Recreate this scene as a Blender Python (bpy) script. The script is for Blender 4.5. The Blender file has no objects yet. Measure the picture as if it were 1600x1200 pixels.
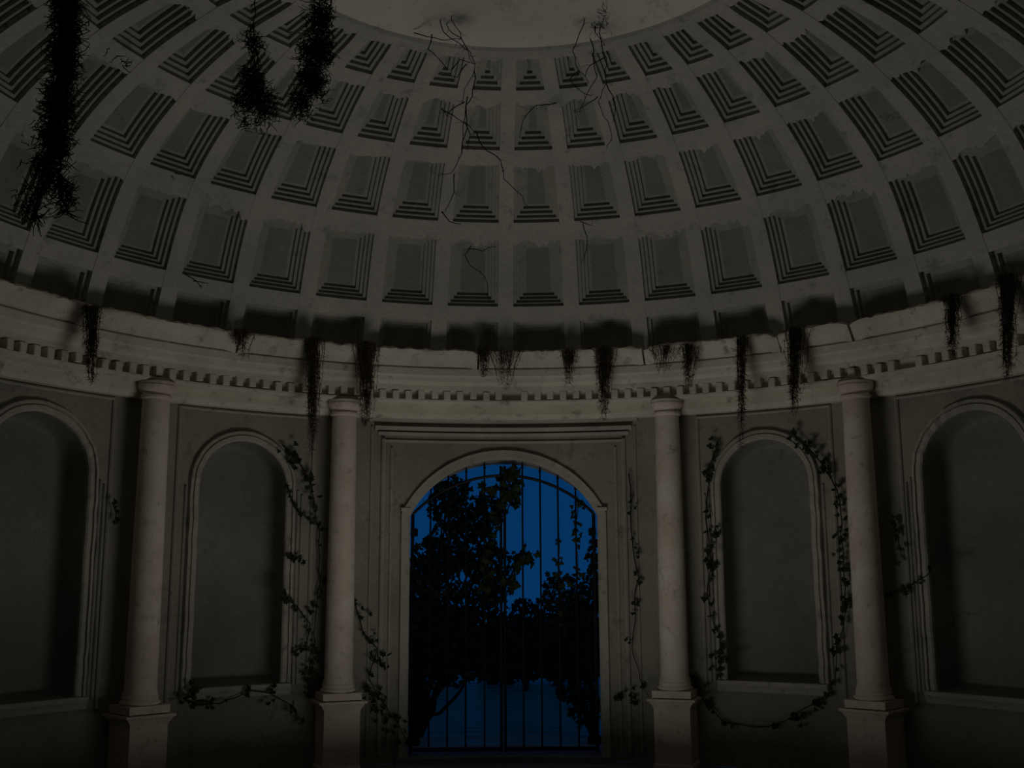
import bpy, bmesh, math, random
from math import sin, cos, pi, radians, degrees, sqrt, atan2
from mathutils import Vector, Matrix, noise
random.seed(7)
S = 5.0                     # rotunda radius in metres; layout below is in radii
sc = bpy.context.scene

# ------------------------------------------------------------------ camera
F_PX, PITCH, ROLL, HEAD = 1712.9, 0.1802, 0.0046, 0.0225
_a = atan2(-0.0070, -1.4372) + 0.0230
CAM = Vector((1.43722 * sin(_a), 1.43722 * cos(_a), 0.0))
fh = Vector((sin(HEAD), cos(HEAD), 0)); rt = Vector((cos(HEAD), -sin(HEAD), 0)); zz = Vector((0, 0, 1))
FWD = fh * cos(PITCH) + zz * sin(PITCH)
UPV = -fh * sin(PITCH) + zz * cos(PITCH)
RI = rt * cos(ROLL) - UPV * sin(ROLL)
UI = rt * sin(ROLL) + UPV * cos(ROLL)
cd = bpy.data.cameras.new('camera'); cam = bpy.data.objects.new('camera', cd)
sc.collection.objects.link(cam)
m = Matrix((RI, UI, -FWD)).transposed().to_4x4(); m.translation = CAM * S
cam.matrix_world = m
cd.sensor_width = 36; cd.lens = F_PX / 1600 * 36; cd.clip_end = 500; cd.clip_start = 0.05
sc.camera = cam

# ------------------------------------------------------------------ world, light, exposure
w = bpy.data.worlds.new('dusk_sky'); sc.world = w; w.use_nodes = True
nt = w.node_tree; bg = nt.nodes['Background']
tc = nt.nodes.new('ShaderNodeTexCoord'); sp = nt.nodes.new('ShaderNodeSeparateXYZ'); rp = nt.nodes.new('ShaderNodeValToRGB')
nt.links.new(tc.outputs['Generated'], sp.inputs[0]); nt.links.new(sp.outputs['Z'], rp.inputs[0]); nt.links.new(rp.outputs[0], bg.inputs[0])
rp.color_ramp.elements[0].color = (0.0016, 0.031, 0.108, 1)
rp.color_ramp.elements[1].color = (0.0012, 0.020, 0.085, 1); rp.color_ramp.elements[1].position = 0.6
bg.inputs[1].default_value = 1.0
FLOOR = -0.375

def area(name, x, y, z, size, power, col=(1, 0.96, 0.885)):
    l = bpy.data.lights.new(name, 'AREA'); l.shape = 'DISK'; l.size = size * S; l.energy = power; l.color = col
    o = bpy.data.objects.new(name, l); sc.collection.objects.link(o)
    o.location = (x * S, y * S, z * S); o.rotation_euler = (pi, 0, 0)      # faces up
    return o
area('floor_uplight', 0.0, 0.33, FLOOR + 0.048, 0.38, 34.5)
vs = sc.view_settings
vs.view_transform = 'Standard'; vs.look = 'None'; vs.gamma = 1; vs.use_curve_mapping = False; vs.exposure = 0

# ------------------------------------------------------------------ helpers
def P(phi, r, z):
    a = radians(phi); return Vector((r * sin(a), r * cos(a), z)) * S
def ray(px, py):
    return FWD + RI * ((px - 800) / F_PX) - UI * ((py - 600) / F_PX)
def at(px, py, r):                                    # pixel -> (azimuth, height) on the far side of a cylinder
    d = ray(px, py); a = d.x**2 + d.y**2; b = CAM.x*d.x + CAM.y*d.y; c = CAM.x**2 + CAM.y**2 - r*r
    q = CAM + d * ((-b + sqrt(b*b - a*c)) / a)
    return degrees(atan2(q.x, q.y)), q.z
def at_y(px, py, y):                                  # pixel -> point on a vertical plane, in radii
    d = ray(px, py); return CAM + d * ((y - CAM.y) / d.y)
def zc(r, py): return at(790, py, r)[1]

def tag(o, label=None, cat=None, group=None, kind=None):
    if label: o['label'] = label
    if cat: o['category'] = cat
    if group: o['group'] = group
    if kind: o['kind'] = kind
    return o
def link(name, me, mat, parent=None):
    if mat and not me.materials: me.materials.append(mat)
    o = bpy.data.objects.new(name, me); sc.collection.objects.link(o)
    if parent: o.parent = parent
    return o
def obj(name, bm, mat, parent=None, smooth=None, normals=True):
    if normals: bmesh.ops.recalc_face_normals(bm, faces=bm.faces)
    me = bpy.data.meshes.new(name); bm.to_mesh(me); bm.free()
    if smooth:
        me.polygons.foreach_set('use_smooth', [True] * len(me.polygons))
        me.set_sharp_from_angle(angle=radians(smooth))
    return link(name, me, mat, parent)
def empty(name, loc=(0, 0, 0)):
    o = bpy.data.objects.new(name, None); sc.collection.objects.link(o); o.location = loc; return o
def grid(bm, rows):                                   # rows of equally long vertex-coordinate lists
    vs_ = [[bm.verts.new(p) for p in r] for r in rows]
    for i in range(len(vs_) - 1):
        for j in range(len(vs_[0]) - 1):
            bm.faces.new((vs_[i][j], vs_[i][j+1], vs_[i+1][j+1], vs_[i+1][j]))
    return vs_
def sweep(bm, prof, p0, p1, n, caps=True, jit=None):  # (r, z) profile turned about the axis
    rows = []
    for i in range(n + 1):
        ph = p0 + (p1 - p0) * i / n
        rows.append([P(ph, r + (jit(ph, k)[0] if jit else 0), z + (jit(ph, k)[1] if jit else 0)) for k, (r, z) in enumerate(prof)])
    v = grid(bm, rows)
    if caps:
        bm.faces.new(v[0]); bm.faces.new(v[-1][::-1])
def tube(bm, pts, rad, n=5, r1=None):
    pts = [Vector(p) for p in pts]; rows = []
    for i, p in enumerate(pts):
        t = (pts[min(i+1, len(pts)-1)] - pts[max(i-1, 0)]).normalized()
        a = t.orthogonal().normalized() if i == 0 else (a - t * a.dot(t)).normalized()
        b = t.cross(a); q = rad if r1 is None else rad + (r1 - rad) * i / (len(pts) - 1)
        rows.append([p + (a * cos(2*pi*k/n) + b * sin(2*pi*k/n)) * q for k in range(n)])
    v = [[bm.verts.new(p) for p in r] for r in rows]
    for i in range(len(v) - 1):
        for k in range(n): bm.faces.new((v[i][k], v[i][(k+1) % n], v[i+1][(k+1) % n], v[i+1][k]))
    bm.faces.new(v[0][::-1]); bm.faces.new(v[-1])
def box(bm, c, sx, sy, sz, rot=0):
    ret = bmesh.ops.create_cube(bm, size=1)
    mt = Matrix.Translation(c) @ Matrix.Rotation(rot, 4, 'Z') @ Matrix.Diagonal((sx, sy, sz, 1))
    bmesh.ops.transform(bm, matrix=mt, verts=ret['verts']); return ret['verts']

# ------------------------------------------------------------------ materials
def plaster(name, c1, c2, c3, scale=1.2, bump=0.25, rough=0.9, patch=0.56):
    mt = bpy.data.materials.new(name); mt.use_nodes = True; n = mt.node_tree; L = n.links.new
    b = n.nodes['Principled BSDF']; b.inputs['Roughness'].default_value = rough; b.inputs['Specular IOR Level'].default_value = 0.25
    g = n.nodes.new('ShaderNodeNewGeometry')
    def nz(s, d=6, r=0.6):
        x = n.nodes.new('ShaderNodeTexNoise'); x.inputs['Scale'].default_value = s; x.inputs['Detail'].default_value = d
        x.inputs['Roughness'].default_value = r; L(g.outputs['Position'], x.inputs['Vector']); return x
    n1, n2, n3 = nz(scale), nz(scale * 3.7, 8, 0.7), nz(scale * 22, 4)
    r1 = n.nodes.new('ShaderNodeValToRGB'); r1.color_ramp.elements[0].position = 0.35; r1.color_ramp.elements[1].position = 0.65
    r1.color_ramp.elements[0].color = (*c1, 1); r1.color_ramp.elements[1].color = (*c2, 1); L(n1.outputs['Fac'], r1.inputs[0])
    r2 = n.nodes.new('ShaderNodeValToRGB'); r2.color_ramp.elements[0].position = patch; r2.color_ramp.elements[1].position = patch + 0.12
    L(n2.outputs['Fac'], r2.inputs[0])
    mx = n.nodes.new('ShaderNodeMixRGB'); mx.inputs[2].default_value = (*c3, 1); L(r2.outputs[0], mx.inputs[0]); L(r1.outputs[0], mx.inputs[1])
    m2 = n.nodes.new('ShaderNodeMixRGB'); m2.blend_type = 'OVERLAY'; m2.inputs[0].default_value = 0.22
    vo = n.nodes.new('ShaderNodeTexVoronoi'); vo.feature = 'DISTANCE_TO_EDGE'; vo.inputs['Scale'].default_value = 1.1
    wv = n.nodes.new('ShaderNodeVectorMath'); wv.operation = 'MULTIPLY_ADD'; wv.inputs[1].default_value = (0.5, 0.5, 0.5)
    L(n2.outputs['Color'], wv.inputs[0]); L(g.outputs['Position'], wv.inputs[2]); L(wv.outputs[0], vo.inputs['Vector'])
    cr_ = n.nodes.new('ShaderNodeValToRGB'); cr_.color_ramp.elements[0].position = 0.003; cr_.color_ramp.elements[1].position = 0.012
    cr_.color_ramp.elements[0].color = (0.5, 0.5, 0.5, 1); L(vo.outputs['Distance'], cr_.inputs[0])
    nm = n.nodes.new('ShaderNodeValToRGB'); nm.color_ramp.elements[0].position = 0.58; nm.color_ramp.elements[1].position = 0.64; L(n1.outputs['Fac'], nm.inputs[0])
    mc = n.nodes.new('ShaderNodeMixRGB'); mc.blend_type = 'MULTIPLY'; L(nm.outputs[0], mc.inputs[0]); L(mx.outputs[0], mc.inputs[1]); L(cr_.outputs[0], mc.inputs[2]); mx = mc
    L(mx.outputs[0], m2.inputs[1]); L(n3.outputs['Fac'], m2.inputs[2]); L(m2.outputs[0], b.inputs['Base Color'])
    bp = n.nodes.new('ShaderNodeBump'); bp.inputs['Strength'].default_value = bump; bp.inputs['Distance'].default_value = 0.02
    ad = n.nodes.new('ShaderNodeMath'); ad.operation = 'ADD'; L(n2.outputs['Fac'], ad.inputs[0]); L(n3.outputs['Fac'], ad.inputs[1])
    L(ad.outputs[0], bp.inputs['Height']); L(bp.outputs[0], b.inputs['Normal'])
    return mt
def plain(name, c, rough=0.7, metal=0.0, var=0.4, scale=9):
    mt = bpy.data.materials.new(name); mt.use_nodes = True; n = mt.node_tree; L = n.links.new
    b = n.nodes['Principled BSDF']; b.inputs['Roughness'].default_value = rough; b.inputs['Metallic'].default_value = metal
    b.inputs['Specular IOR Level'].default_value = 0.2
    g = n.nodes.new('ShaderNodeNewGeometry'); x = n.nodes.new('ShaderNodeTexNoise'); x.inputs['Scale'].default_value = scale
    L(g.outputs['Position'], x.inputs['Vector'])
    r = n.nodes.new('ShaderNodeValToRGB'); r.color_ramp.elements[0].position = 0.3; r.color_ramp.elements[1].position = 0.7
    r.color_ramp.elements[0].color = (*[v * (1 - var) for v in c], 1); r.color_ramp.elements[1].color = (*[min(1, v * (1 + var)) for v in c], 1)
    L(x.outputs['Fac'], r.inputs[0]); L(r.outputs[0], b.inputs['Base Color']); return mt
M_RIB = plaster('dome_plaster', (0.41, 0.40, 0.355), (0.52, 0.505, 0.45), (0.30, 0.29, 0.25), patch=0.57)
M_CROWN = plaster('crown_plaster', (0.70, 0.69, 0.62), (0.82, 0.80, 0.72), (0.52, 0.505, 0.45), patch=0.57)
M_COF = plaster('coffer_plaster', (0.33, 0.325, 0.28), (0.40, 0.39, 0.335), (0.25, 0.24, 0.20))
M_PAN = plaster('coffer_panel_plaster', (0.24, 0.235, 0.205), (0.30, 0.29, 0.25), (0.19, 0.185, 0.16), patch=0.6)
M_COR = plaster('cornice_stone', (0.58, 0.54, 0.45), (0.76, 0.71, 0.60), (0.36, 0.32, 0.25), scale=1.6, patch=0.56)
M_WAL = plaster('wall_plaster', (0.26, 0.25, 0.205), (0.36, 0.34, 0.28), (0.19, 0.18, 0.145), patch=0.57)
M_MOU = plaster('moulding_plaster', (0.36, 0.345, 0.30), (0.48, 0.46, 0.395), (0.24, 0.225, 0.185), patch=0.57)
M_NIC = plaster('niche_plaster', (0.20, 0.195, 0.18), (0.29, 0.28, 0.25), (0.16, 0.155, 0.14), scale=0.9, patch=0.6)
M_COL = plaster('column_stone', (0.60, 0.515, 0.43), (0.75, 0.685, 0.60), (0.44, 0.39, 0.32), scale=2.4)
M_FLO = plaster('floor_stone', (0.16, 0.15, 0.13), (0.22, 0.21, 0.18), (0.12, 0.11, 0.1))
M_IRON = plain('wrought_iron', (0.010, 0.010, 0.011), 0.55, 0.3)
M_VINE = plain('dead_vine', (0.020, 0.015, 0.010), 0.9)
M_CREEP = plain('creeper_brown', (0.045, 0.033, 0.022), 0.95)
M_DARK = plain('root_hair', (0.010, 0.008, 0.007), 0.95)
M_LEAF = plain('ivy_leaf', (0.016, 0.028, 0.009), 0.7, 0, 0.5)
M_TREE = plain('tree_leaf', (0.014, 0.030, 0.009), 0.6, 0, 0.6)
M_BARK = plain('bark', (0.03, 0.022, 0.015), 0.9)

# ------------------------------------------------------------------ dome
DP = 9.0                                              # forty ribs
KN = [(0.990, 0.40), (0.9356, 0.5908), (0.8492, 0.7560), (0.7060, 0.8659), (0.5488, zc(0.5488, 149)), (0.42, zc(0.42, 79)), (0.25, 1.035), (0.10, 1.07)]
def cr(p0, p1, p2, p3, t):
    return tuple(0.5 * (2*b + (c-a)*t + (2*a-5*b+4*c-d)*t*t + (3*b-a-3*c+d)*t**3) for a, b, c, d in zip(p0, p1, p2, p3))
def prof(t):                                          # t = 0 springing, 1 band A, 2 B, 3 C, 4 D, 5 ring, 6, 7
    i = max(0, min(len(KN) - 2, int(math.floor(t)))); f = t - i
    g = lambda k: KN[k] if 0 <= k < len(KN) else tuple(2*KN[max(0, min(len(KN)-1, k))][j] - KN[max(0, min(len(KN)-1, 2*max(0, min(len(KN)-1, k)) - k))][j] for j in (0, 1))
    return cr(g(i-1), g(i), g(i+1), g(i+2), f)
def D(u, t, depth=0.0):                               # u = arc width offset in radii from azimuth 0, depth outwards
    r, z = prof(t); r2, z2 = prof(t + 0.02); tr, tz = r2 - r, z2 - z; l = sqrt(tr*tr + tz*tz)
    nr, nz_ = tz / l, -tr / l                         # outward normal
    if nz_ < 0 and nr < 0: nr, nz_ = -nr, -nz_
    a = u / max(r, 0.02)
    R, Z = r + nr * depth, z + nz_ * depth
    return Vector((R * sin(a), R * cos(a), Z)) * S
# crown (the smooth top) is the ceiling itself
bm = bmesh.new()
NC = 120; T = [5.02, 5.08, 5.2, 5.4, 5.7, 6.0, 6.3, 6.6, 7.0]
rows = []
for t in T:
    r, z = prof(t)
    rows.append([P(360*i/NC, r, z) for i in range(NC)])
vv = [[bm.verts.new(p) for p in r] for r in rows]
for i in range(len(vv) - 1):
    for k in range(NC): bm.faces.new((vv[i][k], vv[i][(k+1) % NC], vv[i+1][(k+1) % NC], vv[i+1][k]))
top = bm.verts.new((0, 0, 1.085 * S))
for k in range(NC): bm.faces.new((vv[-1][k], vv[-1][(k+1) % NC], top))
ceiling = tag(obj('ceiling', bm, M_CROWN, smooth=40), 'smooth plaster crown of the coffered dome', kind='structure')
# ring moulding under the crown
bm = bmesh.new()
r, z = prof(5.0); r0, z0 = prof(4.93)
sweep(bm, [(r0, z0), (r0 - 0.001, z0 - 0.003), (r - 0.002, z - 0.003), (prof(5.05)[0], prof(5.05)[1] + 0.001)], -180, 180, 120, caps=False)
obj('ring_moulding', bm, M_RIB, ceiling, smooth=30)

bm = bmesh.new(); rows = []
for i in range(25):
    r, z = prof(0.05 + 5.3 * i / 24); rows.append([P(360*k/80, r + 0.055, z + 0.05) for k in range(81)])
grid(bm, rows); obj('light_block_shell', bm, M_PAN, ceiling, smooth=40)  # shell added behind the coffers to block sky light leaking through gaps
def ribw(t): return 0.0180 - 0.0009 * t               # half width
bm = bmesh.new(); rows = []
TT = [0.2 + 4.78 * i / 44 for i in range(45)]
for t in TT:
    hw = ribw(t)
    rows.append([D(-hw, t, 0.010), D(-hw, t, -0.002), D(0, t, -0.0024), D(hw, t, -0.002), D(hw, t, 0.010)])
grid(bm, rows)
rib0 = obj('rib', bm, M_RIB, ceiling)
KS = [k for k in range(-20, 20)]
first = True
for k in KS:
    o = rib0 if first else rib0.copy()
    if not first: sc.collection.objects.link(o)
    first = False; o.rotation_euler = (0, 0, -radians(k * DP))
# coffers: rows with (bottom t, top t, steps, depth)
ROWS = [(0.30, 0.905, 2, 0.020), (1.085, 1.885, 4, 0.029), (2.10, 2.895, 4, 0.030), (3.11, 3.88, 4, 0.030), (4.10, 4.86, 4, 0.028)]
def coffer_mesh(tb, tt, steps, depth):
    """stepped frame and flat panel"""
    fr = bmesh.new(); pn = bmesh.new()
    def arc(t0, t1):
        a, b = prof(t0), prof(t1); return sqrt((a[0]-b[0])**2 + (a[1]-b[1])**2)
    H = arc(tb, tt); ins = 0.0070; NV = 8
    def loop(k, d, j):                                # k inset steps, depth d
        e0 = k * ins / H * (tt - tb); a, b = tb + e0, tt - e0
        pts = []
        hw = lambda t: (radians(DP) * prof(t)[0]) / 2 - ribw(t) - k * ins
        for i in range(NV + 1):
            t = a + (b - a) * i / NV; pts.append(D(max(0.003, hw(t)), t, d))
        for i in range(NV + 1):
            t = b + (a - b) * i / NV; pts.append(D(-max(0.003, hw(t)), t, d))
        return pts
    prev = [fr.verts.new(p) for p in loop(0, 0.0, 0)]
    for s in range(steps):
        for (k, d) in ((s, depth * (s + 1) / steps), (s + 1, depth * (s + 1) / steps)):
            if s == steps - 1 and k == s + 1: pass
            cur = [fr.verts.new(p) for p in loop(k, d, 0)]
            n = len(cur)
            for i in range(n): fr.faces.new((prev[i], prev[(i+1) % n], cur[(i+1) % n], cur[i]))
            prev = cur
    lp = loop(steps, depth, 0); n = len(lp)
    left = [pn.verts.new(p) for p in lp[:NV+1]]; right = [pn.verts.new(p) for p in lp[NV+1:][::-1]]
    for i in range(NV): pn.faces.new((left[i], left[i+1], right[i+1], right[i]))
    return fr, pn
for (tb, tt, st, dp) in ROWS:
    fr, pn = coffer_mesh(tb, tt, st, dp)
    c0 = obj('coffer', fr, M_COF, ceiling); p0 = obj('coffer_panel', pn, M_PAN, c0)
    first = True
    for k in KS:
        if first: c = c0; first = False
        else:
            c = c0.copy(); sc.collection.objects.link(c); p = p0.copy(); sc.collection.objects.link(p); p.parent = c
        c.rotation_euler = (0, 0, -radians((k + 0.5) * DP))
# cross bands between the rows, with crumbled lower edges that hang over the coffer tops
BANDS = [(0.905, 1.085), (1.885, 2.10), (2.895, 3.11), (3.88, 4.10), (4.86, 4.985)]
for bi, (tb, tt) in enumerate(BANDS):
    var = []
    for v in range(7):
        bm = bmesh.new(); N = 22; rag = [0.01, 0.12, 0.13, 0.12, 0.07][bi] * (0.25 + 0.95 * random.random()); sd = random.random() * 50
        rows = []
        for i in range(N + 1):
            f = i / N * 2 - 1; row = []
            e = noise.noise(Vector((f * 1.6 + sd, bi * 3.1, v))) * 0.9 + noise.noise(Vector((f * 6 + sd, 5.0, v))) * 0.5
            low = tb - rag * max(0.0, 0.38 + e)
            for j, t in enumerate((low, low, (tb + tt) / 2, tt, tt)):
                hw = (radians(DP) * prof(t)[0]) / 2 - ribw(t) + 0.001
                row.append(D(f * hw, t, 0.008 if j in (0, 4) else -0.001))
            rows.append(row)
        grid(bm, rows); bmesh.ops.recalc_face_normals(bm, faces=bm.faces)
        me = bpy.data.meshes.new('cross_band'); bm.to_mesh(me); bm.free(); me.materials.append(M_RIB); var.append(me)
    for k in KS:
        o = link('cross_band', random.choice(var), None, ceiling); o.rotation_euler = (0, 0, -radians((k + 0.5) * DP))

# ------------------------------------------------------------------ drum wall with niches and gateway
RW = 1.03; WT = zc(1.0, 640) + 0.02                   # wall top
ARC = 112                                             # drum runs to these azimuths, then opens to the hall
def arch_fn(hw, zs, rise):
    R = (hw*hw + rise*rise) / (2*rise); zcn = zs + rise - R
    return lambda x: zcn + sqrt(max(0, R*R - x*x))
D2U = radians(1) * RW
GATE = dict(c=-0.25, hw=0.2094, zs=0.148, rise=0.128, sill=FLOOR + 0.012)
NIC = [dict(c=c, hw=hw, zs=0.2035, rise=hw, sill=-0.2) for c, hw in ((-56.9, 0.110), (-32.5, 0.0940), (32.1, 0.0965), (56.9, 0.110), (-81, 0.10), (81, 0.10))]
OPEN = sorted(NIC + [GATE], key=lambda o: o['c'])
bm = bmesh.new()
cuts = {-ARC * D2U, ARC * D2U}
for i in range(-ARC, ARC + 1, 2): cuts.add(i * D2U)
for o in OPEN:
    c = o['c'] * D2U
    cuts = {u for u in cuts if not (c - o['hw'] - 0.004 < u < c + o['hw'] + 0.004)} | {-ARC*D2U, ARC*D2U}
    for k in range(25): cuts.add(c - o['hw'] * cos(pi * k / 24))
us = sorted(cuts)
for a, b in zip(us, us[1:]):
    mid = (a + b) / 2; op = next((o for o in OPEN if abs(mid - o['c'] * D2U) < o['hw']), None)
    def q(z0a, z1a, z0b, z1b):
        v = [bm.verts.new(P(a / D2U, RW, z0a)), bm.verts.new(P(b / D2U, RW, z0b)), bm.verts.new(P(b / D2U, RW, z1b)), bm.verts.new(P(a / D2U, RW, z1a))]
        bm.faces.new(v)
    if not op: q(FLOOR, WT, FLOOR, WT)
    else:
        f = arch_fn(op['hw'], op['zs'], op['rise']); c = op['c'] * D2U
        q(f(a - c), WT, f(b - c), WT); q(FLOOR, op['sill'], FLOOR, op['sill'])
bmesh.ops.remove_doubles(bm, verts=bm.verts, dist=1e-4)
wall = tag(obj('wall_back', bm, M_WAL, smooth=30), 'curved drum wall with arched niches and a gateway', kind='structure')

def outline(o, d=0.0, n=20, bottom=True):             # (u, z) points of an opening grown by d, from lower left round to lower right
    hw, zs, rise, sill = o['hw'] + d, o['zs'], o['rise'] + d, o['sill'] - (d if bottom else 0)
    f = arch_fn(hw, zs, rise); c = o['c'] * D2U
    R = (hw*hw + rise*rise) / (2*rise); th = math.asin(min(1, hw / R)) if rise <= hw + 1e-6 else pi/2
    pts = [(c - hw, sill + (zs - sill) * i / 3) for i in range(3)]
    zcn = zs + rise - R
    pts += [(c + R * sin(-th + 2*th*i/n), zcn + R * cos(-th + 2*th*i/n)) for i in range(n + 1)]
    pts += [(c + hw, zs + (sill - zs) * (i + 1) / 3) for i in range(3)]
    return pts
def U(u, z, prot=0.0): return P(u / D2U, RW - prot, z)
def path_sweep(bm, pts, profl, closed=False, jit=0.0):
    rows = []; n = len(pts)
    for i, (u, z) in enumerate(pts):
        p, q = pts[(i-1) % n if closed else max(i-1, 0)], pts[(i+1) % n if closed else min(i+1, n-1)]
        a = Vector((u - p[0], z - p[1])); b = Vector((q[0] - u, q[1] - z))
        a = a.normalized() if a.length > 0 else b.normalized(); b = b.normalized() if b.length > 0 else a
        t = (a + b).normalized(); nn = Vector((-t.y, t.x)); k = 1 / max(0.4, sqrt(max(0.0, (1 + a.dot(b)) / 2)))
        j = jit * noise.noise(Vector((u * 60, z * 60, 3)))
        rows.append([U(u + nn.x * off * k, z + nn.y * off * k, pr + (j if pr > 0.002 else 0)) for off, pr in profl])
    if closed: rows.append(rows[0])
    v = grid(bm, rows)
    if not closed: bm.faces.new(v[0]); bm.faces.new(v[-1][::-1])
def subd(pts, step=0.02):
    out = [pts[0]]
    for a, b in zip(pts, pts[1:]):
        n = max(1, int(math.hypot(b[0]-a[0], b[1]-a[1]) / step))
        out += [(a[0] + (b[0]-a[0]) * i / n, a[1] + (b[1]-a[1]) * i / n) for i in range(1, n + 1)]
    return out
ARCHM = [(0.0, -0.004), (0.0, 0.007), (0.003, 0.010), (0.011, 0.010), (0.012, 0.006), (0.0135, 0.006), (0.0145, 0.011), (0.020, 0.010), (0.021, -0.004)]
for i, o in enumerate(NIC):
    bm = bmesh.new(); rows = []; DEP, W_ = 0.062, 0.016
    for s in range(9):
        a = s / 8 * pi / 2; dd = -W_ * (1 - cos(a) ** 0.6) if s < 8 else -W_; dep = DEP * sin(a) ** 0.7
        if s == 0: dd = 0; dep = 0
        pts = outline(o, dd, 20)
        rows.append([U(u, z, -dep) for u, z in pts] + [U(pts[0][0], pts[0][1], -dep)])
    v = grid(bm, rows)
    last = v[-1][:-1]; n = len(last)                  # back face in horizontal strips
    for k in range(n // 2 - 1):
        bm.faces.new((last[k], last[k+1], last[n-2-k], last[n-1-k]))
    bm.faces.new(last[n//2-1:n-(n//2-1)])
    bmesh.ops.remove_doubles(bm, verts=bm.verts, dist=1e-4)
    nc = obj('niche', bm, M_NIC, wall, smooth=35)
    bm = bmesh.new(); path_sweep(bm, subd(outline(o, 0.0, 28, False)), ARCHM, jit=0.004); obj('arch_moulding', bm, M_MOU, nc)
    bm = bmesh.new(); c = o['c'] * D2U; e = o['hw'] + 0.0205
    path_sweep(bm, subd([(c - e, o['sill'] - 0.018), (c + e, o['sill'] - 0.018)]), [(-0.004, -0.004), (-0.004, 0.012), (0.004, 0.014), (0.010, 0.018), (0.018, 0.018), (0.018, -0.004)], jit=0.003)
    obj('sill', bm, M_MOU, nc)
    for sg in (-1, 1):
        for off in (0.0275, 0.0365):
            if off > 0.03 and abs(o['c']) < 50 and sg * o['c'] > 0: continue
            bm = bmesh.new(); uu = c + sg * (o['hw'] + off)
            path_sweep(bm, subd([(uu, -0.205), (uu, 0.205 - (off - .02))], 0.03), [(-0.003, -0.002), (-0.002, 0.004), (0.0, 0.006), (0.002, 0.004), (0.003, -0.002)], jit=0.003)
            obj('jamb_strip', bm, M_MOU, nc)
# thin rectangular panel mouldings round each niche
PANM = [(-0.003, -0.002), (-0.003, 0.004), (0.0, 0.007), (0.003, 0.004), (0.003, -0.002)]
for c, hw in ((-56.9, 8.7), (-32.2, 8.2), (32.2, 8.1), (56.9, 8.6)):
    u0, u1 = (c - hw) * D2U, (c + hw) * D2U; z0, z1 = -0.225, 0.358
    bm = bmesh.new(); path_sweep(bm, subd([(u0, z0), (u0, z1), (u1, z1), (u1, z0)], 0.03), PANM); obj('panel_moulding', bm, M_MOU, wall)
# dado rail line under niches
# gateway mouldings
g = GATE; c = g['c'] * D2U
bm = bmesh.new(); rows = []
for dep, dd in ((0.0, 0.0), (-0.012, 0.0), (-0.10, 0.0)):
    rows.append([U(u, z, dep) for u, z in outline(g, dd, 28, False)])
grid(bm, rows); gw = obj('gateway_reveal', bm, M_MOU, wall, smooth=35)
bm = bmesh.new()
path_sweep(bm, subd(outline(g, 0.0, 36, False)), [(0, -0.004), (0, 0.006), (0.003, 0.009), (0.013, 0.009), (0.014, 0.009), (0.020, 0.010), (0.0215, -0.004)], jit=0.004)
obj('arch_moulding', bm, M_MOU, gw)
for sgn in (-1, 1):                                   # small imposts where the arch starts
    bm = bmesh.new(); u = c + sgn * (g['hw'] + 0.011)
    path_sweep(bm, [(u - 0.0105, g['zs'] + 0.014), (u, g['zs'] + 0.014), (u + 0.0115, g['zs'] + 0.014)], [(-0.004, -0.003), (-0.004, 0.010), (0.0, 0.013), (0.004, 0.013), (0.004, -0.003)])
    obj('impost', bm, M_MOU, gw)
    for off, wd, pr in ((0.043, 0.005, 0.006), (0.062, 0.008, 0.010), (0.088, 0.004, 0.006)):
        bm = bmesh.new(); uu = c + sgn * (g['hw'] + off)
        path_sweep(bm, subd([(uu, FLOOR + 0.02), (uu, {0.043: 0.30, 0.062: 0.318, 0.088: 0.345}[off])], 0.03), [(-wd/2, -0.002), (-wd/2, pr * .7), (0, pr), (wd/2, pr * .7), (wd/2, -0.002)], jit=0.002)
        obj('pilaster_strip', bm, M_MOU, gw)
for z, hh, pr, ex in ((zc(RW, 659), 0.006, 0.014, 0.095), (zc(RW, 673), 0.005, 0.012, 0.082), (zc(RW, 681), 0.004, 0.009, 0.074), (zc(RW, 692), 0.003, 0.005, 0.066)):
    bm = bmesh.new(); e = g['hw'] + ex
    path_sweep(bm, subd([(c - e, z), (c + e, z)], 0.03), [(-hh, -0.003), (-hh * .6, pr * .6), (hh, pr), (hh * 1.2, -0.003)])
    obj('lintel_moulding', bm, M_MOU, gw)
# threshold
bm = bmesh.new()
sweep(bm, [(1.00, FLOOR), (1.00, FLOOR + 0.012), (1.16, FLOOR + 0.012), (1.16, FLOOR)], -13.5, 13, 16)
obj('threshold', bm, M_FLO, wall)

# ------------------------------------------------------------------ entablature
LZ = zc(0.915, 546)
CY = [(1.0, LZ), (0.918, LZ + 0.001), (0.915, LZ - 0.003), (0.916, zc(.916, 552)), (0.921, zc(.921, 558)), (0.929, zc(.929, 566)), (0.934, zc(.934, 574)), (0.99, zc(.934, 574))]
bm = bmesh.new()
zd = zc(.972, 612); zs_ = zc(.962, 629)
core = [(1.05, LZ - 0.004), (0.99, LZ - 0.004), (0.945, zc(.944, 576)), (0.940, zc(.940, 578)), (0.941, zc(.941, 588)), (0.945, zc(.945, 591)), (0.948, zc(.948, 598)), (0.956, zc(.956, 604)),
        (0.957, zc(.957, 611)), (0.974, zc(.957, 611)), (0.974, zs_ + 0.004), (0.960, zs_ + 0.004), (0.960, zs_), (0.966, zs_ - 0.003), (1.0, zs_ - 0.004),
        (1.0, zc(1.0, 648)), (1.006, zc(1.0, 650)), (1.010, zc(1.0, 655)), (1.034, zc(1.01, 656)), (1.05, zc(1.01, 656))]
sweep(bm, core, -ARC, ARC, 150)
corn = tag(obj('trim_1', bm, M_COR, smooth=25), 'stone entablature ring under the dome', kind='structure')
JX = [155, 378, 577, 748, 1003, 1212, 1322, 1482, 1566]
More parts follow.
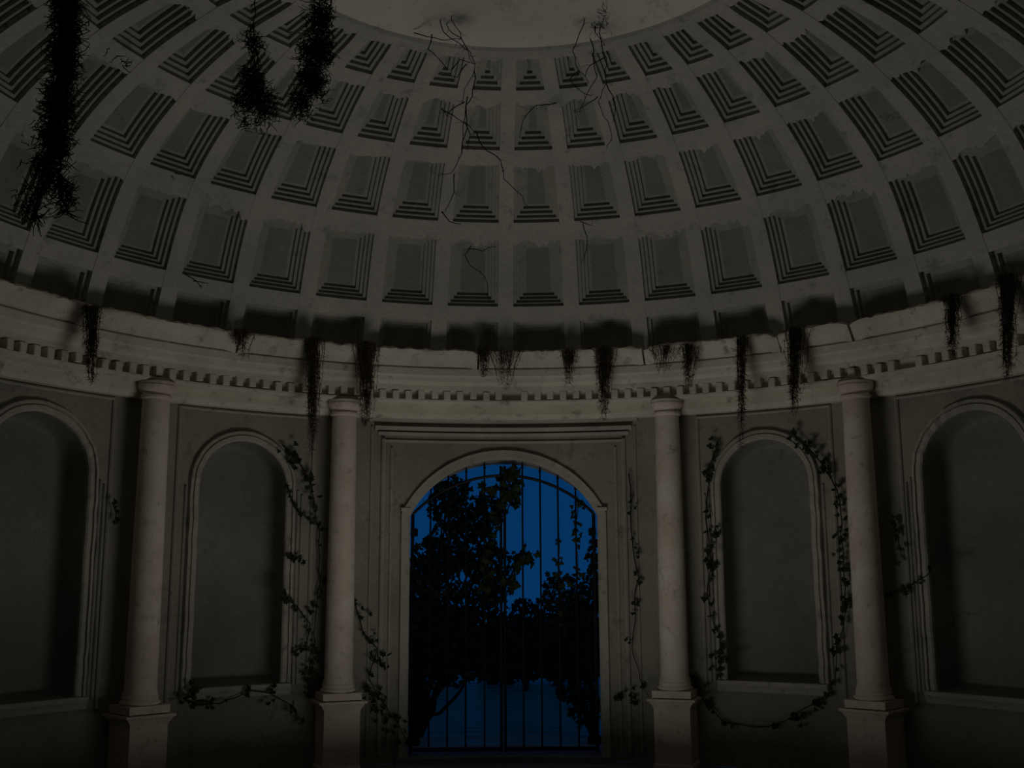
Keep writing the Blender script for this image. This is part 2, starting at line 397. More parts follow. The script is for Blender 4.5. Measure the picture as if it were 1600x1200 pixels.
js = [-ARC, -96, -82, -70] + [at(x, {155: 483, 378: 520, 577: 540, 748: 545, 1003: 543, 1212: 516, 1322: 495, 1482: 457, 1566: 436}[x], 0.915)[0] for x in JX] + [72, 86, 99, ARC]
for a, b in zip(js, js[1:]):
    bm = bmesh.new(); sd = random.random() * 30; drop = random.uniform(-0.002, 0.003)
    def jit(ph, k, sd=sd, drop=drop, a=a, b=b):
        if k in (0, 7): return (0, 0)
        e = min(ph - a, b - ph); br = 0.010 * max(0, 1 - e / 1.6) * (0.5 + abs(noise.noise(Vector((ph * 2, sd, k)))))
        n_ = noise.noise(Vector((ph * 0.9 + sd, k * 0.4, 1))) * 0.004 + noise.noise(Vector((ph * 3.1 + sd, k, 7))) * 0.0025
        return (drop + br + (n_ if k > 3 else n_ * 0.5), -br * 0.8 + (-abs(n_) * 1.6 if k in (1, 2) else 0))
    sweep(bm, CY, a + 0.12, b - 0.12, max(6, int((b - a) * 2)), jit=jit)
    obj('cornice_block', bm, M_COR, corn, smooth=50)
# dentils
bm = bmesh.new()
h0, h1 = zs_ + 0.005, zc(.957, 611); hwd = 0.0072
vs8 = [Vector((x * S, y * S, z * S)) for x in (-hwd, hwd) for y in (0.9585, 0.975) for z in (h0, h1)]
vb = [bm.verts.new(p) for p in vs8]
for f in ((0, 1, 3, 2), (4, 6, 7, 5), (0, 4, 5, 1), (2, 3, 7, 6), (0, 2, 6, 4), (1, 5, 7, 3)): bm.faces.new([vb[i] for i in f])
bmesh.ops.bevel(bm, geom=bm.edges[:], offset=0.006, segments=1, affect='EDGES')
d0 = obj('dentil', bm, M_COR, corn); first = True
n_d = 0; ph = -74.0
while ph < 74.5:
    if not (random.random() < 0.06):
        o = d0 if first else d0.copy()
        if not first: sc.collection.objects.link(o)
        first = False; o.rotation_euler = (radians(random.uniform(-.15, .15)), 0, -radians(ph + random.uniform(-.05, .05)))
    ph += 1.70

# ------------------------------------------------------------------ columns
CT = zs_ - 0.004
def lathe(bm, prof_, n=32):
    rows = [[Vector((r * cos(2*pi*k/n), r * sin(2*pi*k/n), z)) * S for k in range(n)] + [Vector((r, 0, z)) * S] for r, z in prof_]
    grid(bm, rows); bmesh.ops.remove_doubles(bm, verts=bm.verts, dist=1e-5)
    bmesh.ops.holes_fill(bm, edges=[e for e in bm.edges if e.is_boundary], sides=0)
def frustum(bm, levels):                              # square section levels (half width x, half depth y, z)
    rows = [[Vector((sx * hx, sy * hy, z)) * S for sx, sy in ((-1, -1), (1, -1), (1, 1), (-1, 1), (-1, -1))] for hx, hy, z in levels]
    grid(bm, rows); bmesh.ops.remove_doubles(bm, verts=bm.verts, dist=1e-5)
    bmesh.ops.holes_fill(bm, edges=[e for e in bm.edges if e.is_boundary], sides=0)
shaft_b = -0.2005; RC = 0.98
def make_column():
    root = empty('column')
    bm = bmesh.new(); H = CT - 0.026 - shaft_b; pr = [(0.0322, 0.0), (0.0322, 0.004), (0.0298, 0.009)]
    for i in range(1, 13):
        t = i / 12; pr.append((0.0296 - 0.0036 * t ** 1.6 , 0.009 + (H - 0.018) * t))
    pr += [(0.0295, H - 0.006), (0.0300, H - 0.002), (0.0285, H)]
    lathe(bm, [(r, z + shaft_b) for r, z in pr]); sh = obj('shaft', bm, M_COL, root, smooth=30)
    bm = bmesh.new(); z = CT
    lathe(bm, [(0.0265, z - 0.028), (0.0265, z - 0.021), (0.030, z - 0.019), (0.0345, z - 0.013), (0.0355, z - 0.008), (0.034, z - 0.005), (0.0350, z - 0.005), (0.0350, z)]); obj('capital', bm, M_COL, root, smooth=30)
    bm = bmesh.new(); z = shaft_b
    lathe(bm, [(0.030, z + 0.001), (0.0325, z - 0.001), (0.034, z - 0.004), (0.0325, z - 0.007), (0.0335, z - 0.009), (0.037, z - 0.012), (0.0375, z - 0.015), (0.036, z - 0.0175)]); obj('base', bm, M_COL, root, smooth=30)
    bm = bmesh.new(); frustum(bm, [(0.040, 0.040, z - 0.032), (0.0405, 0.0405, z - 0.018)]); obj('plinth', bm, M_COL, root)
    bm = bmesh.new(); t = z - 0.034
    frustum(bm, [(0.041, 0.042, FLOOR + 0.001), (0.041, 0.042, FLOOR + 0.010), (0.0375, 0.040, FLOOR + 0.014), (0.0375, 0.040, t - 0.018), (0.040, 0.0425, t - 0.013), (0.045, 0.046, t - 0.006), (0.0495, 0.048, t - 0.004), (0.0495, 0.048, t)])
    obj('pedestal', bm, M_COL, root)
    return root
col0 = make_column()
CL = [(-44.7, 'round stone column on pedestal between leftmost niche and left middle niche'), (-20.9, 'round stone column on pedestal between left middle niche and the gateway'),
      (20.9, 'round stone column on pedestal between the gateway and right middle niche'), (44.8, 'round stone column on pedestal between right middle niche and rightmost niche')]
def copy_tree(o, parent=None):
    c = o.copy(); sc.collection.objects.link(c)
    if parent: c.parent = parent
    for ch in [x for x in bpy.data.objects if x.parent == o]: copy_tree(ch, c)
    return c
for i, (ph, lb) in enumerate(CL):
    o = col0 if i == 0 else copy_tree(col0)
    o.location = P(ph, RC, 0); o.rotation_euler = (0, 0, -radians(ph)); tag(o, lb, 'column', 'columns of the rotunda wall')

# ------------------------------------------------------------------ floor, unseen hall added behind the camera (closes the room, keeps sky light out)
ex, ey = RW * sin(radians(ARC)), RW * cos(radians(ARC)); YB = -1.9; HZ = WT
bm = bmesh.new()
v = [bm.verts.new(Vector((x, y, FLOOR)) * S) for x, y in [(RW * sin(radians(a)), RW * cos(radians(a))) for a in range(-ARC, ARC + 1, 4)] + [(ex, YB), (-ex, YB)]]
bm.faces.new(v); tag(obj('floor', bm, M_FLO), 'stone floor', kind='structure')
def quad(name, pts, mat, kind='structure'):
    bm = bmesh.new(); bm.faces.new([bm.verts.new(Vector(p) * S) for p in pts]); return tag(obj(name, bm, mat), kind=kind)
LT = LZ
quad('wall_left', [(-ex, ey, FLOOR), (-ex, YB, FLOOR), (-ex, YB, LT), (-ex, ey, LT)], M_WAL)
quad('wall_right', [(ex, ey, FLOOR), (ex, YB, FLOOR), (ex, YB, LT), (ex, ey, LT)], M_WAL)
quad('wall_front', [(-ex, YB, FLOOR), (ex, YB, FLOOR), (ex, YB, LT), (-ex, YB, LT)], M_WAL)
bm = bmesh.new(); rows = [[], []]
for k in range(41):                                   # flat hall ceiling, cut to the dome's circle
    x = -ex + 2 * ex * k / 40; y = -sqrt(max(0.0, 0.97**2 - x*x)) if abs(x) < 0.97 else 0
    rows[0].append(Vector((x, y, LT)) * S); rows[1].append(Vector((x, YB, LT)) * S)
grid(bm, rows); tag(obj('hall_ceiling', bm, M_WAL), kind='structure')

# ------------------------------------------------------------------ wrought-iron gate, two leaves
GR = 1.065                                            # radius of the gate plane at its middle (flat leaves)
GY = GR * cos(radians(11))
GX = lambda px: at_y(px, 900, GY).x
GZ = lambda px, py: at_y(px, py, GY).z
def leafgate(xs, stile_px, hinge_px, label):
    root = empty('gate_leaf', Vector((GX(hinge_px), GY, FLOOR + 0.012)) * S)
    mi = Matrix.Translation(-root.location)
    def add(name, bm, par=root):
        bmesh.ops.transform(bm, matrix=mi, verts=bm.verts); return obj(name, bm, M_IRON, par, smooth=40)
    f = arch_fn(0.212, 0.152, 0.095)
    rail = lambda x: f(x - GX(787)) - 0.006
    zb = FLOOR + 0.020
    for px in xs:
        x = GX(px); zt = rail(x) + 0.020
        bm = bmesh.new(); tube(bm, [Vector((x, GY, zb)) * S, Vector((x, GY, zt)) * S], 0.0021 * S, 6)
        tube(bm, [Vector((x, GY, zt)) * S, Vector((x, GY, zt + 0.006)) * S, Vector((x, GY, zt + 0.022)) * S], 0.0036 * S, 6, 0.0004 * S)
        add('bar', bm)
    for px, rr in ((stile_px, 0.0032), (hinge_px, 0.0040)):
        x = GX(px); bm = bmesh.new(); zt = rail(x) + (0.022 if px == stile_px else 0)
        tube(bm, [Vector((x, GY, zb - 0.004)) * S, Vector((x, GY, zt)) * S], rr * S, 6); add('stile', bm)
    x0, x1 = sorted((GX(stile_px), GX(hinge_px)))
    bm = bmesh.new(); tube(bm, [Vector((x0 + (x1 - x0) * i / 16, GY - 0.002, rail(x0 + (x1 - x0) * i / 16))) * S for i in range(17)], 0.0034 * S, 6); add('arched_rail', bm)
    bm = bmesh.new(); box(bm, Vector(((x0 + x1) / 2, GY - 0.002, zb + 0.002)) * S, (x1 - x0) * S, 0.007 * S, 0.008 * S); add('bottom_rail', bm)
    hx = GX(hinge_px)
    for z, sx in ((GZ(640, 832), 0.016), (GZ(640, 1158), 0.034)):
        bm = bmesh.new(); box(bm, Vector((hx + (0.004 if hx < 0 else -0.004), GY - 0.004, z)) * S, sx * S, 0.016 * S, 0.018 * S)
        bmesh.ops.bevel(bm, geom=bm.edges[:], offset=0.01, segments=2, affect='EDGES'); add('hinge', bm)
    tag(root, label, 'gate', 'pair of wrought iron gate leaves')
leafgate([672, 700, 728, 757], 783, 644, 'left leaf of the black wrought iron gate, overgrown with dark leaves')
leafgate([817, 845, 873, 901], 789, 929, 'right leaf of the black wrought iron gate, its bars mostly clear against the sky')

# ------------------------------------------------------------------ outdoors
bm = bmesh.new()
v = [bm.verts.new(Vector(p) * S) for p in ((-4, 1.17, FLOOR), (4, 1.17, FLOOR), (6, 9, FLOOR), (-6, 9, FLOOR))]
bm.faces.new(v)
mw = bpy.data.materials.new('pond_water'); mw.use_nodes = True; n = mw.node_tree; b = n.nodes['Principled BSDF']
b.inputs['Base Color'].default_value = (0.50, 0.40, 0.23, 1); b.inputs['Roughness'].default_value = 0.28
g_ = n.nodes.new('ShaderNodeNewGeometry'); mp = n.nodes.new('ShaderNodeMapping'); mp.inputs['Scale'].default_value = (0.28, 1.3, 1)
nn = n.nodes.new('ShaderNodeTexNoise'); nn.inputs['Scale'].default_value = 2.2; nn.inputs['Detail'].default_value = 5
n.links.new(g_.outputs['Position'], mp.inputs[0]); n.links.new(mp.outputs[0], nn.inputs['Vector'])
bp = n.nodes.new('ShaderNodeBump'); bp.inputs['Strength'].default_value = 1.0; bp.inputs['Distance'].default_value = 0.6
n.links.new(nn.outputs['Fac'], bp.inputs['Height']); n.links.new(bp.outputs[0], b.inputs['Normal'])
tag(obj('water', bm, mw), 'rippled blue water beyond the gate', kind='structure')

def leaf_mesh(size, lobes=5, fold=0.25):
    pts = []
    for i in range(lobes * 2 + 1):
        a = -0.78 * pi + 1.56 * pi * i / (lobes * 2); r = size * (1.0 if i % 2 else 0.62) * (1 - 0.25 * abs(a) / pi)
        pts.append(Vector((r * sin(a), r * cos(a) + size * 0.2, -fold * abs(r * sin(a)))))
    return pts
def add_leaf(bm, pos, size, d=None):
    pts = leaf_mesh(size, random.choice((3, 5)), random.uniform(0.1, 0.5))
    mt = Matrix.Translation(pos) @ Matrix.Rotation(random.uniform(0, 2*pi), 4, 'Z') @ Matrix.Rotation(random.gauss(1.2, 0.5), 4, 'X') @ Matrix.Rotation(random.uniform(0, 2*pi), 4, 'Z')
    c = bm.verts.new(mt @ Vector((0, 0, 0))); v = [bm.verts.new(mt @ p) for p in pts]
    for a, b_ in zip(v, v[1:]): bm.faces.new((c, a, b_))
def wob(p0, p1, n=8, amp=0.04):
    p0, p1 = Vector(p0), Vector(p1); sd = random.random() * 99; L_ = (p1 - p0).length
    return [p0.lerp(p1, i / n) + noise.noise_vector(Vector((i * 0.55, sd, 0))) * amp * L_ * sin(pi * min(1, 0.15 + i / n * 0.85)) for i in range(n + 1)]
def tree(name, label, cat, y, trunk, blobs, dens, lsize, leafmat=M_TREE, group=None):
    """blobs: (px, py, rx px, ry px) at depth y"""
    bp_ = at_y(trunk[0], trunk[1], y) * S; bp_.z = FLOOR * S
    root = empty(name, bp_); off = -bp_
    bm = bmesh.new(); k = 0
    for i, (px, py, rx, ry) in enumerate(blobs):
        c_ = at_y(px, py, y) * S + Vector((0, random.uniform(-.25, .25), 0)); sc_ = (y - CAM.y) / F_PX * S
        tube(bm, [q + off for q in wob(bp_, c_, 9, 0.12)], 0.035, 5, 0.006)
    tag(obj('stems', bm, M_BARK, root), kind='stuff')
    bm = bmesh.new()
    for (px, py, rx, ry) in blobs:
        c_ = at_y(px, py, y) * S; sc_ = (y - CAM.y) / F_PX * S
        for _ in range(int(dens * rx * ry / 100)):
            a = random.uniform(0, 2*pi); q = random.random() ** 0.55
            p = c_ + Vector((cos(a) * rx * q * sc_, random.uniform(-1, 1) * min(rx, ry) * sc_ * 0.8, sin(a) * ry * q * sc_))
            if p.z < FLOOR * S + 0.03: continue
            add_leaf(bm, p + off, lsize * random.uniform(0.7, 1.3))
    tag(obj('foliage', bm, leafmat, root, normals=False), kind='stuff')
    tag(root, label, cat, group); return root
tree('leafy_shrub_tree', 'tall dark leafy tree filling the left half of the gateway', 'tree', 1.42, (646, 1100),
     [(705, 772, 30, 28), (692, 790, 30, 24), (735, 815, 34, 24), (680, 878, 34, 36), (720, 850, 55, 40), (760, 800, 30, 28), (700, 930, 75, 60), (770, 900, 34, 45), (650, 960, 45, 90), (730, 1000, 80, 50), (798, 748, 18, 16), (803, 772, 12, 14), (640, 1060, 22, 60), (815, 872, 20, 10), (680, 1010, 60, 45), (700, 1045, 70, 26), (780, 1020, 40, 40), (655, 1090, 16, 50)], 20.0, 0.055)
tree('leafy_bush', 'dark leafy bush beside the right jamb of the gateway', 'bush', 1.40, (926, 1110),
     [(905, 930, 34, 34), (880, 960, 45, 40), (915, 1000, 40, 60), (862, 915, 14, 18), (895, 1060, 34, 36), (915, 1105, 26, 30), (930, 870, 12, 40), (870, 1000, 40, 40), (880, 1035, 46, 26), (925, 960, 16, 60)], 19.0, 0.05)
tree('round_bush', 'low round dark bush on the far bank against the sky', 'bush', 2.6, (822, 1050),
     [(820, 968, 34, 30), (822, 950, 14, 14), (790, 985, 40, 26), (850, 985, 40, 26)], 22.0, 0.06)
for i, (px, py, rx, ry, lb) in enumerate([(690, 1000, 54, 48, 'dark hedge mass on far bank behind the left gate leaf'), (795, 1012, 50, 44, 'dark hedge mass on far bank below the low round bush'), (893, 1010, 50, 48, 'dark hedge mass on far bank behind the right gate leaf')]):
    tree('hedge', lb, 'hedge', 2.9, (px, 1050), [(px, py, rx, ry), (px - 20, py - 10, rx * .6, ry * .7), (px + 20, py - 4, rx * .6, ry * .7), (px, py + 34, rx, 22)], 42.0, 0.08, group='hedges on the far bank')

# ------------------------------------------------------------------ climbing ivy, each leaf a part
leafs = []
for k in range(5):
    bm = bmesh.new(); pts = leaf_mesh(0.042, (3, 5, 5, 3, 5)[k], 0.2 + 0.05 * k); c = bm.verts.new((0, 0, 0)); v = [bm.verts.new(p) for p in pts]
    for a, b_ in zip(v, v[1:]): bm.faces.new((c, a, b_))
    me = bpy.data.meshes.new('leaf'); bm.to_mesh(me); bm.free(); me.materials.append(M_LEAF); leafs.append(me)
def ivy(label, path_px, r=RW - 0.014, n=24, spread=7, size=1.0, name='ivy_vine', clumps=()):
    """path in pixels laid on the wall cylinder of radius r"""
    pts = []
    for (a, b_) in zip(path_px, path_px[1:]):
        m_ = max(2, int(math.dist(a, b_) / 9))
        pts += [(a[0] + (b_[0] - a[0]) * i / m_, a[1] + (b_[1] - a[1]) * i / m_) for i in range(m_)]
    pts.append(path_px[-1])
    sd = random.random() * 77
    pts = [(x + 5 * noise.noise(Vector((i * .35, sd, 0))), y + 5 * noise.noise(Vector((i * .35, sd, 9)))) for i, (x, y) in enumerate(pts)]
    W = [P(*((lambda q: (q[0], r, q[1]))(at(x, y, r)))) for x, y in pts]
    root = empty(name, W[-1]); off = -W[-1]
    bm = bmesh.new(); tube(bm, [p + off for p in W], 0.008, 5, 0.004); obj('stem', bm, M_BARK, root)
    sites = [random.choice(pts) + (spread,) for _ in range(n)]
    for cx, cy, cn, cs in clumps: sites += [(cx, cy, cs)] * cn
    for (x, y, s_) in sites:
        a_, z_ = at(x + random.gauss(0, s_ * .7), y + random.gauss(0, s_), r - 0.004)
        o = link('leaf', random.choice(leafs), None, root)
        o.location = P(a_, r - 0.004 - random.random() * 0.006, z_) + off
        o.rotation_euler = (pi/2 + random.gauss(0, .45), random.gauss(pi, .8), -radians(a_) + random.gauss(0, .5)); s = size * random.uniform(.6, 1.25); o.scale = (s, s, s)
    tag(root, label, 'ivy')
ivy('ivy trailing down the right side of the left middle niche beside its column', [(440, 695), (470, 725), (487, 760), (497, 830), (500, 900), (492, 960), (488, 1040), (486, 1085)], n=46, spread=6, clumps=[(462, 715, 14, 8), (482, 745, 10, 6), (492, 1050, 24, 12)])
ivy('thin ivy strand climbing the inner jamb of the left middle niche', [(450, 760), (462, 795), (485, 812), (500, 820)], n=14, spread=4, clumps=[(455, 870, 5, 6), (466, 875, 5, 5), (448, 930, 4, 4)])
ivy('ivy strand looping across the jamb low beside the left middle niche', [(448, 932), (470, 955), (485, 975), (475, 1010), (455, 1020)], n=12, spread=4)
ivy('ivy sagging along the sill below the left middle niche', [(285, 1090), (310, 1100), (345, 1098), (385, 1082), (420, 1082), (450, 1100), (470, 1125)], r=RW - 0.024, n=26, spread=5, clumps=[(300, 1088, 14, 8)])
ivy('ivy creeping beside the left jamb of the gateway above the pedestal', [(553, 930), (565, 985), (590, 1015), (575, 1060), (600, 1100), (620, 1130), (640, 1165)], n=40, spread=9, clumps=[(602, 1025, 6, 7), (585, 1090, 12, 14), (610, 1120, 12, 14)])
ivy('thick ivy down the left jamb of the right middle niche', [(1122, 690), (1110, 730), (1106, 760), (1104, 830), (1108, 880), (1106, 930), (1125, 1010), (1118, 1070)], n=34, spread=5, clumps=[(1114, 700, 12, 7), (1108, 745, 8, 5), (1122, 830, 9, 6), (1112, 880, 14, 8), (1128, 1020, 9, 8)])
ivy('dark ivy hanging over the arch and right jamb of the right middle niche', [(1240, 680), (1270, 705), (1295, 735), (1310, 765), (1316, 830), (1320, 900), (1322, 960), (1308, 1010), (1305, 1070)], n=50, spread=5, clumps=[(1262, 698, 12, 6), (1288, 730, 14, 6), (1312, 780, 8, 5), (1316, 845, 12, 7), (1322, 940, 10, 6)])
ivy('ivy sagging across the wall under the right middle niche', [(1075, 1050), (1100, 1095), (1130, 1128), (1200, 1140), (1240, 1120), (1275, 1098), (1300, 1080)], n=22, spread=5, clumps=[(1246, 1118, 8, 5), (1278, 1100, 6, 5), (1090, 1070, 10, 10)])
ivy('short ivy sprig on the wall between the right end column and rightmost niche', [(1395, 815), (1402, 840), (1408, 868)], n=16, spread=4)
ivy('ivy shoot reaching onto the left jamb of the rightmost niche', [(1385, 930), (1415, 922), (1440, 905), (1458, 890)], n=16, spread=4)
ivy('small ivy tuft clinging beside the leftmost niche by its column', [(178, 785), (184, 800), (180, 812)], n=6, spread=3)
ivy('ivy creeping low along the right jamb of the gateway', [(985, 740), (985, 800), (995, 900), (990, 1010), (1000, 1060), (1015, 1090)], n=16, spread=7, clumps=[(985, 1085, 8, 8), (970, 1090, 5, 6)])
# ivy on the gate bars
def gate_vine(label, path_px, n, clumps=(), size=1.0):
    W = [at_y(x, y, GY - 0.010) * S for x, y in path_px]; root = empty('climbing_vine', W[-1]); off = -W[-1]
    bm = bmesh.new(); q = []
    for a, b_ in zip(W, W[1:]): q += wob(a, b_, 5, 0.05)[:-1]
    q.append(W[-1]); tube(bm, [p + off for p in q], 0.006, 5, 0.003); obj('stem', bm, M_BARK, root)
    sites = []
    for _ in range(n):
        i = random.randrange(len(path_px) - 1); t = random.random(); a, b_ = path_px[i], path_px[i+1]; sites.append((a[0] + (b_[0]-a[0]) * t, a[1] + (b_[1]-a[1]) * t, 4))
    for cx, cy, cn, cs in clumps: sites += [(cx, cy, cs)] * cn
    for x, y, s_ in sites:
        o = link('leaf', random.choice(leafs), None, root); o.location = at_y(x + random.gauss(0, s_), y + random.gauss(0, s_), GY - random.uniform(0.006, 0.016)) * S + off
        o.rotation_euler = (pi/2 + random.gauss(0, .5), random.uniform(0, 6.3), random.gauss(0, .6)); s = size * random.uniform(.7, 1.3); o.scale = (s, s, s)
    tag(root, label, 'vine')
gate_vine('thin vine climbing the outer right gate bar', [(903, 775), (900, 830), (903, 900), (898, 960)], 26)
gate_vine('thin vine climbing the gate bar second from the right jamb', [(874, 840), (873, 880), (878, 940), (880, 1000)], 20, [(878, 905, 8, 6)])
gate_vine('large-leaved vine tangled over the top middle of the gate', [(800, 735), (795, 765), (775, 800), (765, 860), (760, 930)], 30, [(800, 745, 14, 9), (800, 775, 12, 8), (770, 765, 10, 9), (820, 874, 12, 9), (800, 915, 8, 6)], 1.5)

# ------------------------------------------------------------------ dead creepers hanging on the cornice
def hank(label, px, y0, y1, wpx, n, r=0.905, fuzz=1.0, mat=M_CREEP, name='hanging_creeper', leafy=0):
    a0, z0 = at(px, y0, r); root = empty(name, P(a0, r, z0)); off = -P(a0, r, z0)
    bm = bmesh.new()
    for i in range(int(n * 2.4)):
        x = px + random.gauss(0, wpx / 2.0); yb = y0 + (y1 - y0) * random.uniform(0.35, 1.0); ya = y0 + random.uniform(-2, 6); sd = random.random() * 99
        rr = r + random.uniform(-0.012, 0.006); m_ = max(4, int((yb - ya) / 8)); pts = []
        for k in range(m_ + 1):
            t = k / m_; xx = x + noise.noise(Vector((t * 4, sd, 0))) * 5 * fuzz + (px - x) * 0.5 * t
            aa, zz_ = at(xx, ya + (yb - ya) * t, rr); pts.append(P(aa, rr, zz_) + off)
        tube(bm, pts, random.uniform(0.002, 0.0045), 3, 0.0012)
        for k in range(int(m_ * 1.6)):                # side hairs
            p = random.choice(pts); d_ = Vector((random.gauss(0, 1), random.gauss(0, .4), random.gauss(-.6, .7))).normalized() * random.uniform(.02, .07) * fuzz
            tube(bm, [p, p + d_], 0.0025, 3, 0.001)
    ob = obj('strands', bm, mat, root, normals=False); tag(ob, kind='stuff')
    tag(root, label, 'creeper', 'dead creepers hanging over the cornice')
for a in [(143, 478, 600, 14, 26, 'dark creeper hanging over the cornice above the left end column'),
          (377, 515, 560, 16, 16, 'short dark creeper tuft on the cornice above the left middle niche arch'),
          (490, 528, 705, 12, 26, 'long dark creeper falling from the cornice just left of the inner left column'),
          (572, 535, 665, 17, 38, 'thick dark creeper falling just right of the inner left column capital'),
          (757, 542, 590, 14, 16, 'brown creeper tuft hanging on the cornice left of the gateway centre'),
          (790, 545, 600, 26, 16, 'sparse brown creeper on the cornice above the gateway centre'),
          (889, 545, 600, 12, 22, 'narrow brown creeper on the cornice right of the gateway centre'),
          (943, 542, 655, 13, 34, 'long dark creeper falling past the dentils above the gateway right jamb'),
          (1075, 538, 612, 12, 22, 'dark creeper hanging just right of the inner right column capital'),
          (1158, 525, 700, 10, 18, 'thin long creeper falling onto the arch of the right middle niche'),
          (1241, 512, 650, 14, 32, 'dark creeper falling above the right shoulder of the right middle niche'),
          (1487, 460, 560, 12, 26, 'dark creeper hanging over the cornice left of the rightmost niche arch'),
          (1575, 428, 600, 16, 30, 'dark creeper falling over the cornice at the far right end'),
          (1036, 540, 580, 22, 16, 'thin brown creeper fringe on the cornice above the inner right column')]:
    hank(a[5], a[0], a[1], a[2], a[3], a[4])

# ------------------------------------------------------------------ creepers hanging from the crown and over the dome
def strand(label, y, paths, rad=0.006, hairs=0, fuzz=0.06, tuft=(), name='hanging_vine', mat=M_VINE, drift=0.0):
    """pixel paths in a vertical plane at depth y (radii)"""
    p0 = at_y(*paths[0][0], y) * S; root = empty(name, p0); bm = bmesh.new()
    for path in paths:
        pts = []; sd = random.random() * 99
        for (a, b_) in zip(path, path[1:]):
            m_ = max(2, int(math.dist(a, b_) / 9))
            for i in range(m_):
                t = i / m_; x, yy = a[0] + (b_[0]-a[0]) * t, a[1] + (b_[1]-a[1]) * t
                nv = noise.noise_vector(Vector((yy * .05, x * .05, sd)))
                pts.append(at_y(x + nv.x * 6, yy + nv.y * 4, y + nv.z * 0.02) * S - p0)
        pts.append(at_y(*path[-1], y) * S - p0)
        tube(bm, pts, rad, 5, rad * 0.5)
        for k in range(int(hairs * len(pts))):
            p = random.choice(pts); q = [p]; d_ = Vector((random.gauss(0, 1), random.gauss(0, .6), random.gauss(-.3, .8))).normalized() * fuzz * random.uniform(.3, 1)
            for j in range(3): q.append(q[-1] + d_ * .4 + Vector((random.gauss(0, .3), 0, random.gauss(0, .3))) * fuzz * .5)
            tube(bm, q, rad * 0.45, 3, rad * 0.25)
    for cx, cy, rx, ry, n in tuft:                    # tangled root masses
        sc_ = (y - CAM.y) / F_PX * S
        for _ in range(n):
            a = random.uniform(0, 2*pi); k = sqrt(random.random()) * (0.35 + 0.65 * random.random()); p = at_y(cx + cos(a) * rx * k, cy + sin(a) * ry * k, y) * S - p0 + Vector((0, random.gauss(0, .08), 0)); q = [p]
            d_ = Vector((random.gauss(0, 1), random.gauss(0, .5), random.gauss(-.2, 1))).normalized()
            for j in range(4):
                q.append(q[-1] + d_ * sc_ * random.uniform(3, 7)); d_ = (d_ + Vector((random.gauss(0, .9), random.gauss(0, .5), random.gauss(0, .9)))).normalized()
            tube(bm, q, 0.0042, 3, 0.002)
    ob = obj('tendrils', bm, mat, root, normals=False); tag(ob, kind='stuff')
    tag(root, label, 'vine')
strand('long black hanging root mass falling across the upper left dome', -0.15, [[(108, -60), (104, 60), (96, 150), (88, 230)], [(92, -60), (98, 90), (82, 190), (78, 250)], [(114, -50), (112, 60), (102, 180), (92, 290), (104, 330)], [(100, -60), (100, 120), (70, 260), (55, 340)]],
       0.010, 9, 0.10, [(104, 10, 20, 60, 520), (100, 90, 17, 50, 420), (92, 165, 20, 45, 420), (84, 215, 26, 26, 260), (70, 265, 26, 40, 170), (104, 300, 6, 26, 90), (45, 320, 16, 40, 60), (190, 100, 14, 14, 10)], mat=M_DARK)
strand('bushy dark root tangle hanging from the crown, upper left', 0.10, [[(505, -40), (500, 30), (492, 100), (486, 160)], [(520, -40), (512, 40), (470, 120)]],
       0.006, 5, 0.06, [(500, 25, 26, 34, 260), (495, 75, 34, 34, 480), (488, 125, 28, 32, 420), (470, 160, 20, 26, 160)], mat=M_DARK)
strand('smaller dark root tangle left of the bushy one on the dome', 0.12, [[(392, 40), (396, 90), (396, 150)], [(400, -40), (398, 60), (410, 130), (400, 190)]],
       0.005, 4, 0.05, [(397, 70, 14, 26, 110), (395, 130, 20, 34, 320), (410, 160, 32, 26, 240), (380, 160, 24, 18, 90), (400, 190, 40, 12, 60)], mat=M_DARK)
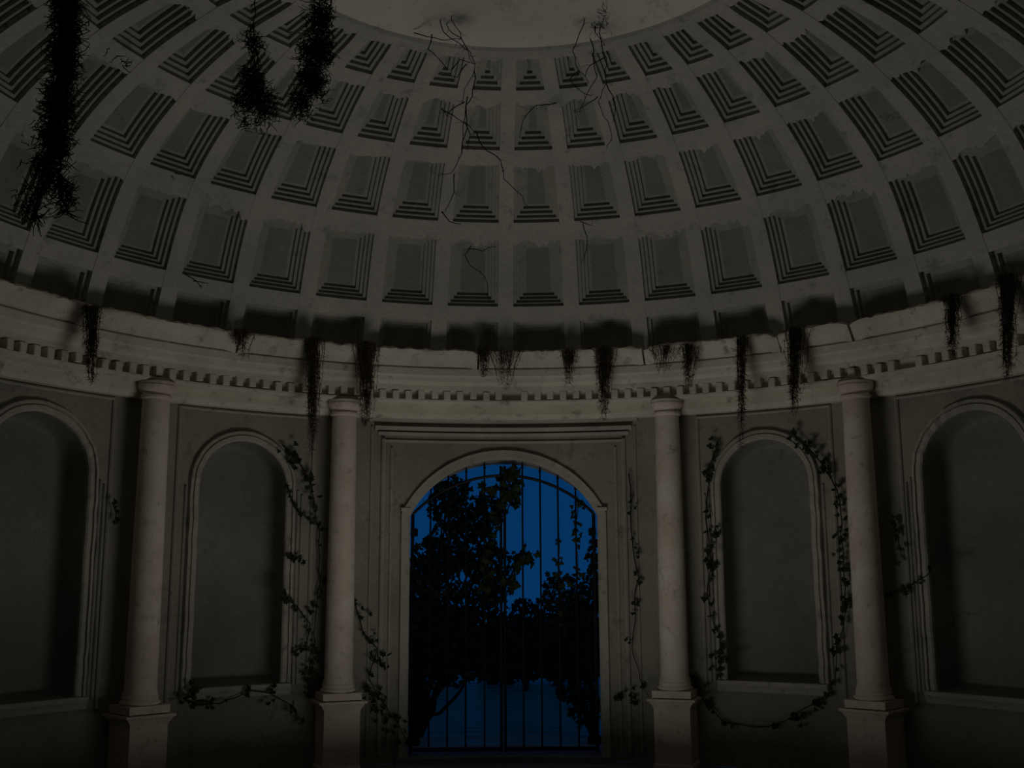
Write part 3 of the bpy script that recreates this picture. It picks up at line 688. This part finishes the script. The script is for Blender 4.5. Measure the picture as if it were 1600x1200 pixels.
strand('curling bare vine hanging from the crown left of the centre rib', 0.35, [[(674, -40), (680, 20), (700, 60), (735, 80), (742, 110), (728, 140), (722, 160)], [(700, -40), (708, 30), (724, 70), (740, 100)], [(672, 55), (668, 75), (685, 95), (700, 110)], [(690, 170), (715, 185), (740, 205)], [(728, 150), (728, 200), (722, 240), (705, 270), (690, 272)], [(712, 270), (708, 300), (695, 330)], [(740, 205), (760, 235), (785, 250), (790, 280), (810, 300), (826, 325)],
        [(648, 50), (665, 58), (690, 62), (720, 60)], [(678, 10), (700, -5), (715, 10), (708, -20)], [(730, 100), (715, 120), (690, 118)], [(742, 110), (738, 150), (728, 165), (726, 210), (722, 240)], [(722, 160), (700, 180), (690, 170)], [(735, 80), (720, 60), (700, 45), (690, 20)], [(705, 110), (720, 95), (742, 100)], [(725, 190), (735, 210), (730, 235)], [(690, 330), (700, 345), (720, 350)]], 0.0055, 0.35, 0.07)
strand('curling bare vine hanging from the crown right of the centre rib', 0.35, [[(945, -40), (940, 20), (936, 60), (945, 90), (948, 130), (935, 160), (950, 190), (955, 215), (948, 228)], [(912, -20), (915, 40), (900, 60), (895, 80), (905, 110), (920, 130)], [(925, 60), (930, 120), (915, 150), (905, 175)], [(936, 150), (918, 160), (900, 172)], [(870, 160), (835, 165), (818, 190), (812, 215)], [(880, -10), (905, 15), (930, 12), (950, -10)], [(880, 20), (910, 25), (935, 8), (960, 30)], [(905, 110), (890, 125), (900, 140), (925, 150)], [(945, 90), (925, 100), (915, 120)], [(948, 130), (960, 150), (958, 190)], [(935, 20), (930, 50), (945, 70)]],
       0.0055, 0.7, 0.07, [(905, 5, 45, 12, 50), (940, 35, 20, 12, 20)])
strand('short thick bare root hanging from the crown near the right coffers', 0.42, [[(1003, -40), (1006, 10), (1010, 40), (1008, 62)], [(1022, -30), (1018, 8), (1008, 22)]], 0.009, 0.8, 0.06, [(1005, 2, 18, 10, 40)])
strand('small dark sprig silhouetted on the crown above the centre rib', 0.45, [[(772, 28), (772, 14), (770, 6)], [(756, 8), (765, 10), (772, 12), (784, 6)]], 0.014, 0.8, 0.04, [(770, 6, 14, 5, 20)])
strand('thin bare vine sagging over lower coffers at the dome centre', 0.70, [[(735, 385), (728, 400), (732, 415), (750, 425), (762, 440), (765, 470)], [(735, 388), (755, 392), (775, 385)]], 0.005, 0.2, 0.06)
strand('tiny bare creeper sprig on the dome right of centre', 0.70, [[(915, 350), (918, 380), (908, 410)], [(908, 345), (925, 352)]], 0.005, 0.8, 0.05)
for lb, x, y in [('forked vine fragment across the band in the upper left coffers', 262, 270), ('forked vine fragment on the lower left band of coffers', 305, 440), ('forked vine fragment across a band of the right coffers', 1260, 170), ('forked vine fragment on the middle right coffer band', 1345, 280)]:
    strand(lb, 0.55, [[(x - 14, y - 12), (x, y), (x + 10, y + 10)], [(x, y), (x + 20, y + 3)]], 0.006, 0.6, 0.05)
